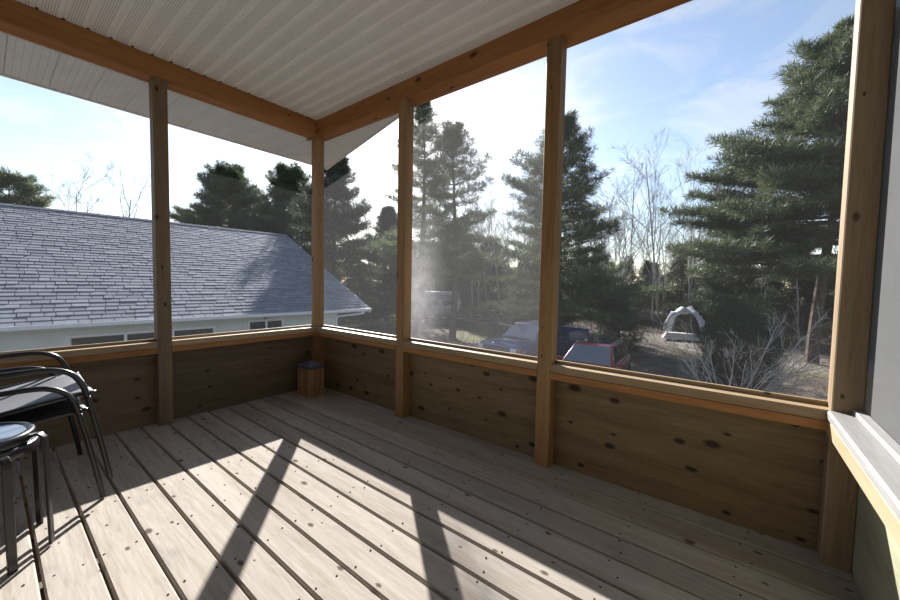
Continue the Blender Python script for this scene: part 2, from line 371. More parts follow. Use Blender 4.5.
for a in (-1.95, YB+W/2):
    MB().cbox(-W/2, W/2, -W/2, W/2, 0, ZB, .004, 2).build('post', M['raw_post'], wall_right, loc=(XR+W/2, a, 0))
MB().cbox(-.01, BW, -2.05, 2.04, ZB, ZC+.02, .004, 1).build('beam', M['frame_y'], wall_right, loc=(XR+.01, -2.045, 0))
for i, (a, b) in enumerate([(-1.905, 0), (YB+W, -1.995)]):
    c = (a+b)/2; h = (b-a)/2
    MB().cbox(-.012, W, -h, h, SB+.006, SILL, .007, 1).build('sill', M['sill_y'], wall_right, loc=(XR, c, 0))
    MB().cbox(-.008, W, -h, h, AB-.012, SB+.004, .003, 1).build('apron', M['apron_y'], wall_right, loc=(XR, c, 0))
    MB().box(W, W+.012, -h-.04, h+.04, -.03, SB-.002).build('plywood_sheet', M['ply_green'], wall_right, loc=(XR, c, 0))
    wdw = struct('window_%d' % (i+7), ['grey sunlit insect mesh at the right edge of the picture', 'screened opening behind the camera on the right'][i], 'screen')
    MB().cbox(.058, W, -h, h, SILL, SILL+.02, .002, 1).build('bottom_strip', M['sill_y'], wdw, loc=(XR, c, 0))
    hz = (ZB-SB)/2+.03
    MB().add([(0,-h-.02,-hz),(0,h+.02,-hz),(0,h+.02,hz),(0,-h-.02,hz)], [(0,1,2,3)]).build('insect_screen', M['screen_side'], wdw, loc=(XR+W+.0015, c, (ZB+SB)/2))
MB().box(-.2, 4.0, YB-.15, YB, -.3, ZC+.02).build('siding', plain('grey_siding', (.30,.29,.27), .6), wall_front)

# ceiling of vinyl strips, running along X
ceiling = struct('ceiling', 'white perforated vinyl ceiling strips', 'ceiling')
PT = .1092; LX = XR/2 + .0
mb = MB()
prof = [(.0, .010), (.0055, .010), (.010, .0), (.012, -.0), (PT-.010, .0), (PT-.0055, .010), (PT, .010), (PT, .014), (0, .014)]
mb.prism([(y, z) for y, z in prof], -LX-.0, LX, 0)
strip = mb.mesh('ceiling_strip', M['vinyl'])
y0 = -.09 - PT
link('ceiling_strip', strip, ceiling, (LX, -.09, ZC-.0))
while y0 > YB - .1:
    link('ceiling_strip', strip, ceiling, (LX, y0, ZC)); y0 -= PT
MB().box(-BW, XR+W, YB, BW, ZC+.016, ZC+.03).build('ceiling_backing', M['asphalt'], ceiling)

# eave overhang outside the left wall, rake overhang outside the back wall, roof above
EX = -.862; RY = .68; PIT = .243; RX = 1.87
soffit = struct('trim_1', 'white ribbed vinyl soffit of the roof overhang', 'trim')
P2 = .2184
def rib_profile(pw, n):
    pts = []
    for i in range(n):
        a = pw*i/n; d = pw/n
        pts += [(a+d*.04, .006 if i == 0 else .004), (a+d*.16, 0), (a+d*.84, 0), (a+d*.96, .006 if i == n-1 else .004)]
    return pts + [(pw, .010), (0, .010)]
es = MB().prism(rib_profile(P2, 6), EX, -BW, 0).mesh('soffit_panel', M['vinyl_plain'])
yy = -.417 - P2*16
while yy < BW - .02:
    link('soffit_panel', es, soffit, (0, yy, ZB)); yy += P2
rk = MB().prism([(z, x) for x, z in rib_profile(P2, 6)][::-1], BW, RY, 1).mesh('soffit_panel', M['vinyl_plain'])
xx = EX
ang = -math.atan(PIT)
while xx < RX-.1:
    o = link('soffit_panel', rk, soffit, (xx, 0, ZB + (xx-EX)*PIT), (0, ang, 0)); xx += P2*math.cos(ang)
fascia = struct('trim_2', 'white aluminium fascia along the roof edge', 'trim')
MB().box(EX-.022, EX, YB-.6, RY+.02, ZB-.012, ZB+.13).build('fascia_board', M['white_trim'], fascia)
def slope_box(x0, z0, x1, z1, ya, yb, t): return MB().prism([(z0, x0), (z1, x1), (z1+t, x1), (z0+t, x0)], ya, yb, 1)
slope_box(EX-.02, ZB-.017, RX, ZB-.012+(RX-EX)*PIT, RY, RY+.022, .14).build('fascia_board', M['white_trim'], fascia)
roof = struct('roof', 'shallow gable roof over the porch', 'roof')
zr = ZB+.012+.125
slope_box(EX-.03, zr, RX, zr+(RX-EX)*PIT, YB-.6, RY+.04, .03).build('roof_slope', M['asphalt'], roof)
slope_box(RX, zr+(RX-EX)*PIT, 2*RX-EX+.03, zr, YB-.6, RY+.04, .03).build('roof_slope', M['asphalt'], roof)
MB().prism([(ZC+.02, -BW), (ZC+.02, XR+W+.06), (ZC+.32, XR+W+.06), (zr+(RX-EX)*PIT-.02, RX), (ZC+.16, -BW)], BW-.03, BW, 1).build('gable_wall', M['white_trim'], roof)
MB().prism([(ZB+.001, EX), (ZB+.001, -BW), (ZB+.012+(-BW-EX)*PIT, -BW)], BW-.012, BW, 1).build('eave_return', M['white_trim'], roof)

# ------------------------------------------------------------------ pedestal in the corner
ped = thing('pedestal', 'short square cedar pedestal with a dark pointed cap in the far corner', 'pedestal', (.195, -.178, 0))
hx, hy = .088, .072
MB().box(-hx-.014, hx+.014, -hy-.014, hy+.014, 0, .018).build('base_plate', M['deck'], ped)
MB().box(-hx+.006, hx-.006, -hy+.006, hy-.006, .018, .285).build('core', M['cedar_box'], ped)
for sx in (-1, 1):
    for sy in (-1, 1):
        MB().cbox(sx*hx-.012 if sx < 0 else hx-.012, sx*hx+.012 if sx < 0 else hx+.006, sy*hy-.006 if sy < 0 else hy-.012, sy*hy+.012 if sy < 0 else hy+.006, .018, .285, .002, 2).build('corner_strip', M['cedar_box'], ped)
for s in (-.042, 0, .042): MB().box(s-.0205+.001, s+.0205-.001, -hy-.001, -hy+.006, .018, .284).build('slat', M['cedar_box'], ped)
for s in (-.03, .03): MB().box(hx-.006, hx+.001, s-.028, s+.028, .018, .284).build('slat', M['cedar_box'], ped)
cp = MB(); a, b = hx+.012, hy+.012
cp.add([(-a,-b,.285),(a,-b,.285),(a,b,.285),(-a,b,.285),(-a,-b,.308),(a,-b,.308),(a,b,.308),(-a,b,.308),(-a*.25,-b*.25,.345),(a*.25,-b*.25,.345),(a*.25,b*.25,.345),(-a*.25,b*.25,.345)],
       [(3,2,1,0),(0,1,5,4),(1,2,6,5),(2,3,7,6),(3,0,4,7),(4,5,9,8),(5,6,10,9),(6,7,11,10),(7,4,8,11),(8,9,10,11)])
cp.build('cap', M['dark_cap'], ped)

# ------------------------------------------------------------------ stacked sling chairs and the stool
def sling_mat():
    t = NT('grey_sling_mesh'); v = t.coords('Object', (1,1,1)); n = t.noise(v, 160, 2)
    b = t.bsdf(t.ramp(n, [(.3, (.08,.083,.092)), (.7, (.13,.133,.145))]), .6, bump=n, bstr=.3, bdist=.001); return t.m
M['sling'] = sling_mat()
def smooth_path(pts, n=6):
    pts = [Vector(p) for p in pts]; out = []
    for i in range(len(pts)-1):
        p0 = pts[max(i-1,0)]; p1 = pts[i]; p2 = pts[i+1]; p3 = pts[min(i+2, len(pts)-1)]
        for k in range(n):
            t = k/n; out.append(.5*((2*p1) + (p2-p0)*t + (2*p0-5*p1+4*p2-p3)*t*t + (3*p1-p0-3*p2+p3)*t**3))
    return out + [pts[-1]]
def make_chair(label):
    t = thing('sling_chair', label, 'chair', group='stacked black sling chairs')
    for s in (-1, 1):
        MB().tube(smooth_path([(s*.352, .0, .006), (s*.338, -.02, .14), (s*.322, -.05, .32), (s*.312, -.072, .44)], 5), .0115, 8).build('front_leg', M['black_metal'], t, True)
        MB().tube(smooth_path([(s*.312, -.072, .44), (s*.308, -.088, .50), (s*.303, -.118, .553), (s*.300, -.165, .582), (s*.298, -.23, .592), (s*.297, -.36, .588), (s*.296, -.50, .575), (s*.292, -.60, .572)], 6), .0125, 8).build('armrest', M['black_metal'], t, True)
        MB().tube(smooth_path([(s*.33, -.62, .006), (s*.30, -.54, .25), (s*.285, -.47, .42), (s*.28, -.42, .44)], 5), .0115, 8).build('rear_leg', M['black_metal'], t, True)
        MB().tube(smooth_path([(s*.272, -.035, .445), (s*.275, -.17, .437), (s*.278, -.40, .405), (s*.28, -.50, .41), (s*.28, -.56, .50), (s*.275, -.66, .78), (s*.27, -.70, .93)], 6), .0115, 8).build('seat_rail', M['black_metal'], t, True)
    MB().tube([(-.315, -.068, .42), (.315, -.068, .42)], .010, 8).build('crossbar', M['black_metal'], t, True)
    MB().tube([(-.285, -.47, .40), (.285, -.47, .40)], .010, 8).build('crossbar', M['black_metal'], t, True)
    path = smooth_path([(0, -.026, .430), (0, -.052, .454), (0, -.17, .446), (0, -.40, .405), (0, -.49, .40), (0, -.555, .49), (0, -.66, .78), (0, -.70, .935)], 6)
    nb = MB(); nx = 9; vs_ = []; fs_ = []
    for off in (0, -.004):
        for p in path:
            for k in range(nx):
                u = k/(nx-1)*2-1; vs_.append((u*.275, p.y, p.z + off - .012*(1-u*u)))
    m_ = len(path); N = m_*nx
    for i in range(m_-1):
        for k in range(nx-1):
            a = i*nx+k; fs_.append((a, a+1, a+nx+1, a+nx)); fs_.append((N+a, N+a+nx, N+a+nx+1, N+a+1))
    for i in range(m_-1):
        for k in (0, nx-1): a = i*nx+k; fs_.append((a, a+nx, N+a+nx, N+a))
    for i in (0, m_-1):
        for k in range(nx-1): a = i*nx+k; fs_.append((a, a+1, N+a+1, N+a))
    nb.add(vs_, fs_).build('sling', M['sling'], t, True)
    return t
c1 = make_chair('lower of the two stacked black-framed sling chairs, its feet on the deck')
c1.location = (.535, -1.735, 0)
c2 = copy_tree(c1); c2['label'] = 'upper of the two stacked black-framed sling chairs, resting on the other chair'
c2.location = (.535, -1.705, .082)

def glass_top():
    t = NT('stool_glossy_top'); n = t.noise(t.coords(), 6, 2)
    t.bsdf(t.ramp(n, [(.3, (.05,.065,.085)), (.7, (.07,.085,.11))]), .06, spec=1.0, Coat_Weight=.6, Coat_Roughness=.03); return t.m
M['stool_top'] = glass_top()
def make_stool(label, zo, angs, r_, ft):
    st = thing('round_stool', label, 'stool', (1.06, -2.125, zo - .022), 0, 'nested round stools')
    MB().lathe([(r_-.022, .437), (r_-.022, .467), (r_-.026, .4685)], 48).build('seat_top', M['stool_top'], st)
    MB().lathe([(r_-.022, .432), (r_, .432), (r_+.003, .438), (r_+.003, .466), (r_-.003, .472), (r_-.016, .473), (r_-.022, .468)], 48, closed=True).build('seat_rim', M['black_metal'], st, True)
    for ang_ in angs:
        a = math.radians(ang_); ca, sa = math.cos(a), math.sin(a)
        pth = smooth_path([(ca*(.165), sa*(.165), .452), (ca*(.187), sa*(.187), .457), (ca*(.203), sa*(.203), .445), (ca*(.210), sa*(.210), .42), (ca*(.213), sa*(.213), .25), (ca*(.218), sa*(.218), ft+.022)], 5)
        rings = []; tx = Vector((-sa, ca, 0))
        for i, p in enumerate(pth):
            d = (pth[min(i+1, len(pth)-1)] - pth[max(i-1, 0)]).normalized(); nrm = tx.cross(d).normalized()
            rings.append([p + tx*u*.0135 + nrm*v_*.005 for u, v_ in ((-1,-.6),(-.8,-1),(.8,-1),(1,-.6),(1,.6),(.8,1),(-.8,1),(-1,.6))])
        MB().loft(rings).build('leg', M['black_metal'], st)
make_stool('lower of two nested black round stools, its legs standing on the deck', 0, (23, 127, 203, 293), .173, 0)
make_stool('upper of two nested black round stools, with the glossy bluish seat showing', .040, (62, 155, 242, 332), .163, -.03)

# ------------------------------------------------------------------ the yard
def ground_mat():
    t = NT('yard_ground'); v = t.coords('Object')
    n1 = t.noise(v, .16, 5, .6); n2 = t.noise(v, 1.3, 6, .7); n3 = t.noise(v, 9, 5, .7)
    litter = t.ramp(n2, [(.3, (.07,.055,.05)), (.5, (.135,.107,.095)), (.7, (.21,.175,.155))])
    grass = t.ramp(n3, [(.3, (.045,.06,.02)), (.6, (.12,.13,.05)), (.8, (.24,.22,.11))])
    sand = t.ramp(n3, [(.3, (.14,.122,.11)), (.7, (.24,.215,.195))])
    col = t.mix(t.ramp(n1, [(.52, 0.0), (.66, 1.0)]), litter, grass)
    # the driveway is a sandy track through the yard, with ragged edges
    s = t.n('ShaderNodeSeparateXYZ'); t.l(v, s.inputs[0])
    d = t.math('ABSOLUTE', t.math('ADD', t.math('SUBTRACT', s.outputs[1], 25.0), t.math('MULTIPLY', s.outputs[0], .30)))
    d = t.math('ADD', d, t.math('MULTIPLY', n2, 3.0))
    col = t.mix(t.ramp(t.math('MULTIPLY', d, .1), [(.36, 1.0), (.52, 0.0)]), col, sand)
    t.bsdf(col, .95, bump=n3, bstr=.6, bdist=.05, spec=.1); return t.m
gm = MB(); NXg, NYg = 70, 60
for j in range(NYg+1):
    for i in range(NXg+1):
        x = -75 + 130*i/NXg; y = -25 + 125*j/NYg
        z = GZ + .10*math.sin(x*.31+1.3)*math.cos(y*.27) + .05*math.sin(x*.9)*math.sin(y*.8)
        far = max(0, y-38); z += min(far*.02, .8)
        gm.v.append((x, y, z))
for j in range(NYg):
    for i in range(NXg): a = j*(NXg+1)+i; gm.f.append((a, a+1, a+NXg+2, a+NXg+1))
ground = gm.build('ground', ground_mat(), None, True)
tag(ground, 'brown leaf-strewn yard with a sandy track', 'ground', kind='structure')
def gz(x, y): return GZ + .10*math.sin(x*.31+1.3)*math.cos(y*.27) + .05*math.sin(x*.9)*math.sin(y*.8) + min(max(0, y-38)*.02, .8)

# ------------------------------------------------------------------ neighbouring house
def shingle_mat():
    t = NT('grey_shingles'); g = t.n('ShaderNodeNewGeometry'); oi = t.n('ShaderNodeObjectInfo')
    r = t.math('FRACT', t.math('ADD', g.outputs['Random Per Island'], oi.outputs['Random']))
    n = t.noise(t.coords('Object', rand=5), 60, 3, .7)
    a = t.ramp(r, [(0.0, (.13,.14,.175)), (.5, (.18,.19,.225)), (1.0, (.235,.245,.28))])
    t.bsdf(t.mix(.35, a, t.ramp(n, [(.3, (.08,.08,.10)), (.7, (.32,.33,.36))])), .95, bump=n, bstr=.3, spec=.15); return t.m
M['shingle'] = shingle_mat()
HOUSE_ROT = math.radians(-3.2)
house = thing('neighbour_house', 'low house with a grey shingled gable roof and pale siding', 'house', (-8.18, 7.47, GZ), HOUSE_ROT)
EZ = .05 - GZ; HP = .466; HW = 7.3; HL = 13.5      # local: x 0 at eave, negative towards ridge; y 0 at far gable, negative towards us
sl = math.hypot(1, HP); sa_ = math.atan(HP)
MB().prism([(EZ-.05, 0), (EZ+HW*HP-.05, -HW), (EZ-.05, -2*HW), (EZ-.16, -2*HW), (EZ+HW*HP-.16, -HW), (EZ-.16, 0)], -HL, 0, 1).build('roof_deck', M['asphalt'], house)
# shingles: courses laid up the near slope, staggered tabs, each a thin wedge
EXPO, TABW, TT = .205, .33, .022
tabs = []
ncourse = int(HW*sl/EXPO)
rs = random.Random(3)
for c_ in range(ncourse+1):
    v0 = c_*EXPO - .04; y_ = 0.02 - rs.random()*TABW
    first = True
    while y_ > -HL:
        wd = TABW*rs.uniform(.55, 1.25); y1_ = (.02 if first else y_); y2_ = y_ - wd if not first else y_
        if not first or y1_-y2_ > .05: tabs.append((v0, y1_, y2_, TT*rs.uniform(.7, 1.35)))
        y_ = y2_ if not first else y_
        first = False
def tab_geo(mb, v0, ya, yb, th):
    v1 = v0 + EXPO + .05
    def W_(v, n, y): return (-v/sl + n*math.sin(sa_), y, EZ - .05 + v*HP/sl + n*math.cos(sa_))
    mb.add([W_(v0,0,ya-.007), W_(v0,0,yb+.007), W_(v1,0,yb+.007), W_(v1,0,ya-.007), W_(v0,th,ya-.007), W_(v0,th,yb+.007), W_(v1,.004,yb+.007), W_(v1,.004,ya-.007)],
           [(3,2,1,0),(4,5,6,7),(0,1,5,4),(1,2,6,5),(2,3,7,6),(3,0,4,7)])
vis = sorted(range(len(tabs)), key=lambda i: math.hypot(tabs[i][0], (tabs[i][1]+6.5)) if tabs[i][1] > -9.4 else 99)
near = set(vis[:300])
rest = MB()
for i, tb in enumerate(tabs):
    if i in near:
        m_ = MB(); tab_geo(m_, *tb); m_.build('shingle', M['shingle'], house)
    else: tab_geo(rest, *tb)
tag(rest.build('shingle_field', M['shingle'], house), kind='stuff')
m_ = MB()
for k in range(int(HL/.3)):
    y_ = -k*.3
    m_.add([(-HW+.16, y_, EZ+HW*HP-.075), (-HW, y_, EZ+HW*HP+.012), (-HW-.16, y_, EZ+HW*HP-.075), (-HW+.16, y_-.29, EZ+HW*HP-.085), (-HW, y_-.29, EZ+HW*HP+.002), (-HW-.16, y_-.29, EZ+HW*HP-.085)], [(0,1,4,3),(1,2,5,4),(0,3,5,2),(0,2,1),(3,4,5)])
tag(m_.build('ridge_cap', M['shingle'], house), kind='stuff')
M['siding'] = plain('pale_siding', (.60,.64,.63), .6, nscale=3, namt=.05)
wy = -1.15
MB().box(-2*HW+.5, -.5, -HL+.4, wy, 0, EZ-.13).build('wall', M['siding'], house)
MB().prism([(EZ-.13, -.5), (EZ+(HW-.5)*HP-.2, -HW), (EZ-.13, -2*HW+.5)], wy-.1, wy, 1).build('gable_end', M['siding'], house)
MB().box(-.5, -.02, -HL, 0, EZ-.18, EZ-.165).build('eave_soffit', M['white_trim'], house)
MB().prism([(EZ-.165, .0), (EZ-.165, .07), (EZ-.13, .115), (EZ-.045, .12), (EZ-.045, .10), (EZ-.12, .095), (EZ-.145, .06), (EZ-.06, .0)], -HL, .0, 1).build('gutter', M['white_trim'], house)
MB().prism([(EZ-.05, .0), (EZ+HW*HP-.05, -HW), (EZ-.05, -2*HW), (EZ-.24, -2*HW), (EZ+HW*HP-.24, -HW), (EZ-.24, 0)], 0, .02, 1).build('rake_board', M['white_trim'], house)
MB().tube(smooth_path([(.06, -.35, EZ-.14), (.06, -.36, EZ-.22), (-.10, -.62, EZ-.27), (-.38, -1.05, EZ-.33), (-.46, -1.20, EZ-.40), (-.46, -1.22, EZ-.9), (-.46, -1.22, .1)], 5), .04, 8).build('downspout', M['white_trim'], house, True)
M['dark_pane'] = plain('dark_window_glass', (.03,.035,.04), .08, spec=.8)
for (ya, yb, nm) in ((-3.30, -4.35, 2), (-5.35, -8.35, 3)):
    z1_, z0_ = (EZ-.35 if nm == 2 else EZ-.45), EZ-1.45
    f = MB(); f.box(-.5, -.46, yb-.06, ya+.06, z1_, z1_+.06); f.box(-.5, -.46, yb-.06, ya+.06, z0_-.06, z0_)
    f.box(-.5, -.46, yb-.06, yb, z0_, z1_); f.box(-.5, -.46, ya, ya+.06, z0_, z1_)
    for q in range(1, nm): yq = yb+(ya-yb)*q/nm; f.box(-.5, -.465, yq-.03, yq+.03, z0_, z1_)
    fo = f.build('window', M['white_trim'], house)
    for q in range(nm): MB().box(-.497, -.485, yb+(ya-yb)*q/nm+.03, yb+(ya-yb)*(q+1)/nm-.03, z0_, z1_).build('pane', M['dark_pane'], fo)
fl = MB(); fl.lathe([(.03, 0), (.05, .02), (.045, .06), (.02, .07)], 12, (-.44, -3.85, EZ-.27)); fl.box(-.5, -.42, -3.88, -3.82, EZ-.22, EZ-.19)
fl.build('floodlight', M['black_metal'], house)

# ------------------------------------------------------------------ trees
def leaf_mat(name, a, b, c, trans=.35):
    t = NT(name); g = t.n('ShaderNodeNewGeometry')
    n = t.noise(t.coords('Object'), .9, 4, .6)
    col = t.mix(.5, t.ramp(g.outputs['Random Per Island'], [(0, a), (.55, b), (1, c)]), t.ramp(n, [(.3, a), (.7, c)]))
    df = t.n('ShaderNodeBsdfPrincipled', Roughness=.55); df.inputs['Specular IOR Level'].default_value = .35; t.l(col, df.inputs['Base Color'])
    tl = t.n('ShaderNodeBsdfTranslucent'); t.l(col, tl.inputs['Color'])
    mx = t.n('ShaderNodeMixShader', Fac=trans); t.l(df.outputs[0], mx.inputs[1]); t.l(tl.outputs[0], mx.inputs[2]); t.l(mx.outputs[0], t.out.inputs['Surface']); return t.m
M['pine'] = leaf_mat('pine_needles', (.035,.055,.028), (.07,.095,.045), (.13,.15,.075))
M['pine_pale'] = leaf_mat('pale_pine_needles', (.05,.07,.035), (.10,.125,.06), (.17,.185,.09), .45)
M['spruce'] = leaf_mat('dark_spruce_needles', (.02,.035,.02), (.045,.065,.035), (.08,.10,.055))
M['cedar_leaf'] = leaf_mat('cedar_foliage', (.02,.03,.014), (.04,.055,.022), (.075,.09,.035))
def bark(name, a, b):
    t = NT(name); n = t.noise(t.coords('Object', (1,1,.25)), 14, 6, .7); t.bsdf(t.ramp(n, [(.3, a), (.7, b)]), .9, bump=n, bstr=.7, bdist=.02, spec=.1); return t.m
M['bark'] = bark('pine_bark', (.05,.04,.032), (.15,.12,.095))
M['grey_bark'] = bark('grey_bark', (.17,.155,.14), (.36,.335,.305))
M['birch'] = bark('birch_bark', (.30,.28,.26), (.62,.59,.56))
M['twig'] = bark('twig_bark', (.10,.08,.065), (.26,.22,.185))
M['pale_twig'] = bark('pale_twig_bark', (.28,.25,.22), (.50,.46,.42))

def seg_mesh(name, segs, mat, sides=4):              # segs: (n,8) p0, p1, r0, r1 -> one mesh of tapered prisms
    S = np.array(segs, np.float64); n = len(S); p0 = S[:, :3]; p1 = S[:, 3:6]; r0 = S[:, 6]; r1 = S[:, 7]
    d = p1-p0; d /= np.linalg.norm(d, axis=1, keepdims=True)+1e-9
    up = np.where(np.abs(d[:, 2:3]) < .9, np.array([[0,0,1.]]), np.array([[1.,0,0]]))
    a = np.cross(d, up); a /= np.linalg.norm(a, axis=1, keepdims=True); b = np.cross(d, a)
    t = np.arange(sides)*2*PI/sides
    ring = a[:, None]*np.cos(t)[None, :, None] + b[:, None]*np.sin(t)[None, :, None]
    A = p0[:, None]+ring*r0[:, None, None]; B = p1[:, None]+ring*r1[:, None, None]
    A2 = np.roll(A, -1, 1); B2 = np.roll(B, -1, 1)
    T = np.stack([np.stack([A, A2, B2], 2), np.stack([A, B2, B], 2)], 2).reshape(-1, 3, 3)
    return tri_mesh(name, T, mat)
def tuft_mesh(name, P_, A_, rg, n, length, width, mat, spread=.9):
    T = len(P_); d = rg.normal(size=(T, n, 3)); d /= np.linalg.norm(d, axis=2, keepdims=True)
    d = d*spread + A_[:, None]*.75; d /= np.linalg.norm(d, axis=2, keepdims=True)
    s = np.cross(d, rg.normal(size=(T, n, 3))); s /= np.linalg.norm(s, axis=2, keepdims=True)
    L = length*rg.uniform(.6, 1.15, (T, n, 1)); b = P_[:, None] + d*L*.04
    V = np.stack([b + s*width*.25, b + d*L*.55 + s*width*.5, b + d*L], 2)
    return tri_mesh(name, V.reshape(-1, 3, 3), mat)

def conifer(name, label, x, y, H, R, seed, cb=.18, mat='pine', prof=None, gap=.55, nb=(4, 6), tuft=.30, needles=16, wid=.035, dens=1.0, lean=(0, 0), group=None, droop=0.0, irr=.35, bark_='bark', cat='tree', parts=None):
    rg = np.random.default_rng(seed); t = thing(name, label, cat, (x, y, gz(x, y)-.05), 0, group)
    prof = prof or (lambda u: (1-u)**.75*(.55+.45*min(1, u*6+.3)))
    segs = []; br = []; P_ = []; A_ = []
    r0 = H*.014+.04; prev = np.array([0, 0, 0.]); N = 14
    def axis(z): u = z/H; return np.array([lean[0]*u**1.5 + .12*math.sin(u*5+seed), lean[1]*u**1.5 + .12*math.cos(u*4+seed), z])
    for i in range(N):
        a, b = axis(H*i/N), axis(H*(i+1)/N); segs.append((*a, *b, r0*(1-i/N)+.015, r0*(1-(i+1)/N)+.01))
    z = H*cb; az0 = rg.uniform(0, 6)
    while z < H*.985:
        u = min(1, max(0, (z/H-cb)/(1-cb))); k = rg.integers(nb[0], nb[1]+1); az0 += rg.uniform(.4, 1.6)
        for j in range(k):
            az = az0 + j*2*PI/k + rg.uniform(-.35, .35); L = R*prof(u)*rg.uniform(1-irr, 1+irr*.35) + .12
            if rg.random() < .06: L *= .5
            el = math.radians(-6 - droop + 48*u**1.6 + rg.uniform(-7, 9)); o = axis(z + rg.uniform(-.1, .1))
            hd = np.array([math.cos(az), math.sin(az), 0]); n = max(4, int(L/.35)); pts = [o]; e = el
            for q in range(n):
                e += math.radians(rg.uniform(1, 7) + droop*.25)*(.8)*4/n; pts.append(pts[-1] + (hd*math.cos(e)+np.array([0,0,math.sin(e)]))*L/n)
                hd = hd + rg.normal(size=3)*np.array([.06,.06,0]); hd /= np.linalg.norm(hd)
            rb = .012+.010*L
            for q in range(n): br.append((*pts[q], *pts[q+1], rb*(1-q/n)+.006, rb*(1-(q+1)/n)+.004))
            for q in range(1, n+1):
                f = q/n
                if f < .28 and L > 1.2: continue
                d0 = pts[q]-pts[q-1]; d0 /= np.linalg.norm(d0); side = np.cross(d0, [0,0,1.]); side /= np.linalg.norm(side)+1e-6
                sl_ = L*.42*(1.08-f)+.16; ns = max(1, int(sl_/.26*dens+rg.random()))
                for sg in (-1, 1):
                    td = d0*.75 + side*sg*rg.uniform(.5, 1.0) + np.array([0,0,rg.uniform(-.05,.35)]); td /= np.linalg.norm(td)
                    end = pts[q]+td*sl_
                    if sl_ > .4: br.append((*pts[q], *end, .008, .004))
                    for w_ in range(ns):
                        P_.append(pts[q]+td*sl_*((w_+rg.uniform(.55, 1.0))/ns)+rg.normal(size=3)*.05); A_.append(td*.7+np.array([0,0,.55]))
                P_.append(pts[q]+rg.normal(size=3)*.05); A_.append(d0*.7+np.array([0,0,.5]))
        z += gap*(1-.45*u)*rg.uniform(.75, 1.25)
    link('trunk', seg_mesh('trunk', segs, M[bark_], 8), t)
    link('branches', seg_mesh('branches', br, M[bark_], 3), t)
    link('needles', tuft_mesh('needles', np.array(P_), np.array(A_), rg, needles, tuft, wid, M[mat]), t)
    return t

broad = lambda u: (.66+.34*min(1, u*3.2)) * max(0, 1-max(0, u-.30)/.74)**.70
white = lambda u: (.85+.15*math.sin(u*11+1)) * max(0, 1-u*.97)**.70
K = dict(needles=18, irr=.42, dens=1.25)
conifer('pine_tree', 'large dense pine beside the pale corner post', 6.6, 22.8, 15.6, 7.9, 11, cb=.30, mat='pine', prof=lambda u: max(0, 1-u)**.80*(.8+.2*min(1, u*8)), gap=.50, nb=(5, 7), tuft=.46, wid=.075, lean=(.6, 0), **K)
conifer('pine_tree', 'tall pine whose bare trunk shows just right of the third post', -15.2, 18.1, 16.6, 4.9, 23, cb=.26, mat='pine_pale', prof=white, gap=.95, nb=(4, 6), tuft=.42, wid=.065, **K)
conifer('pine_tree', 'pine with layered boughs in the middle opening', -10.7, 16.2, 13.2, 4.1, 31, cb=.30, mat='pine_pale', prof=white, gap=.78, nb=(5, 6), tuft=.38, wid=.060, **K)
conifer('pine_tree', 'wide pine rising behind the parked pickup', -4.9, 19.0, 13.2, 5.6, 45, cb=.15, mat='pine', prof=white, gap=.68, nb=(5, 7), tuft=.40, wid=.062, **K)
conifer('pine_tree', 'bushy pine above the grey roof near the left post', -37.6, 13.6, 14.4, 5.6, 52, cb=.2, mat='pine', prof=broad, gap=.62, nb=(5, 7), tuft=.55, wid=.10, **K)
conifer('pine_tree', 'round-topped pine behind the gable end of the grey roof', -33.4, 18.0, 14.6, 5.4, 63, cb=.15, mat='pine', prof=broad, gap=.62, nb=(5, 7), tuft=.55, wid=.10, **K)
conifer('pine_tree', 'dark pine seen through the narrow corner opening', -19.4, 13.6, 12.3, 4.9, 71, cb=.08, mat='spruce', prof=white, gap=.5, nb=(5, 7), tuft=.42, wid=.07, **K)
conifer('pine_tree', 'small pine peeking over the ridge at the left edge', -44.0, -.6, 11.4, 4.4, 83, cb=.25, mat='pine_pale', prof=broad, gap=.7, tuft=.6, wid=.11, **K)
conifer('spruce_tree', 'low dark evergreen between the two tall pines', -8.6, 25.2, 7.4, 3.4, 91, cb=.03, mat='spruce', gap=.45, nb=(5, 7), tuft=.42, wid=.07, **K)
conifer('spruce_tree', 'dark evergreen at the wood edge right of the tall bare tree', 3.0, 32.5, 6.2, 4.0, 97, cb=.04, mat='spruce', gap=.5, nb=(5, 7), tuft=.45, wid=.08, **K)
conifer('spruce_tree', 'evergreen at the wood edge left of the camper', -24.0, 22.6, 10.5, 4.6, 103, cb=.05, mat='spruce', gap=.55, nb=(5, 6), tuft=.45, wid=.08, **K)
conifer('spruce_tree', 'dark evergreen behind the large pine', 12.4, 32.0, 9.0, 5.2, 109, cb=.04, mat='spruce', gap=.55, nb=(5, 7), tuft=.48, wid=.085, **K)
conifer('spruce_tree', 'evergreen directly behind the camper', -20.5, 29.5, 9.8, 4.4, 127, cb=.05, mat='spruce', gap=.55, nb=(5, 7), tuft=.48, wid=.085, **K)
conifer('spruce_tree', 'dark evergreen in the woods seen between the two middle pines', -18.7, 33.7, 8.0, 4.6, 131, cb=.03, mat='spruce', gap=.55, nb=(5, 7), tuft=.5, wid=.09, **K)
conifer('spruce_tree', 'evergreen in the woods left of the large pine trunk', 7.3, 42.0, 7.0, 5.0, 137, cb=.03, mat='spruce', gap=.55, nb=(5, 7), tuft=.55, wid=.10, **K)
conifer('juniper_shrub', 'low dark evergreen shrub beside the red car', -1.5, 18.6, 2.9, 1.1, 113, cb=.02, mat='spruce', gap=.22, nb=(5, 7), tuft=.24, needles=14, wid=.04, prof=lambda u: max(0, 1-u**2)**.5, cat='shrub')

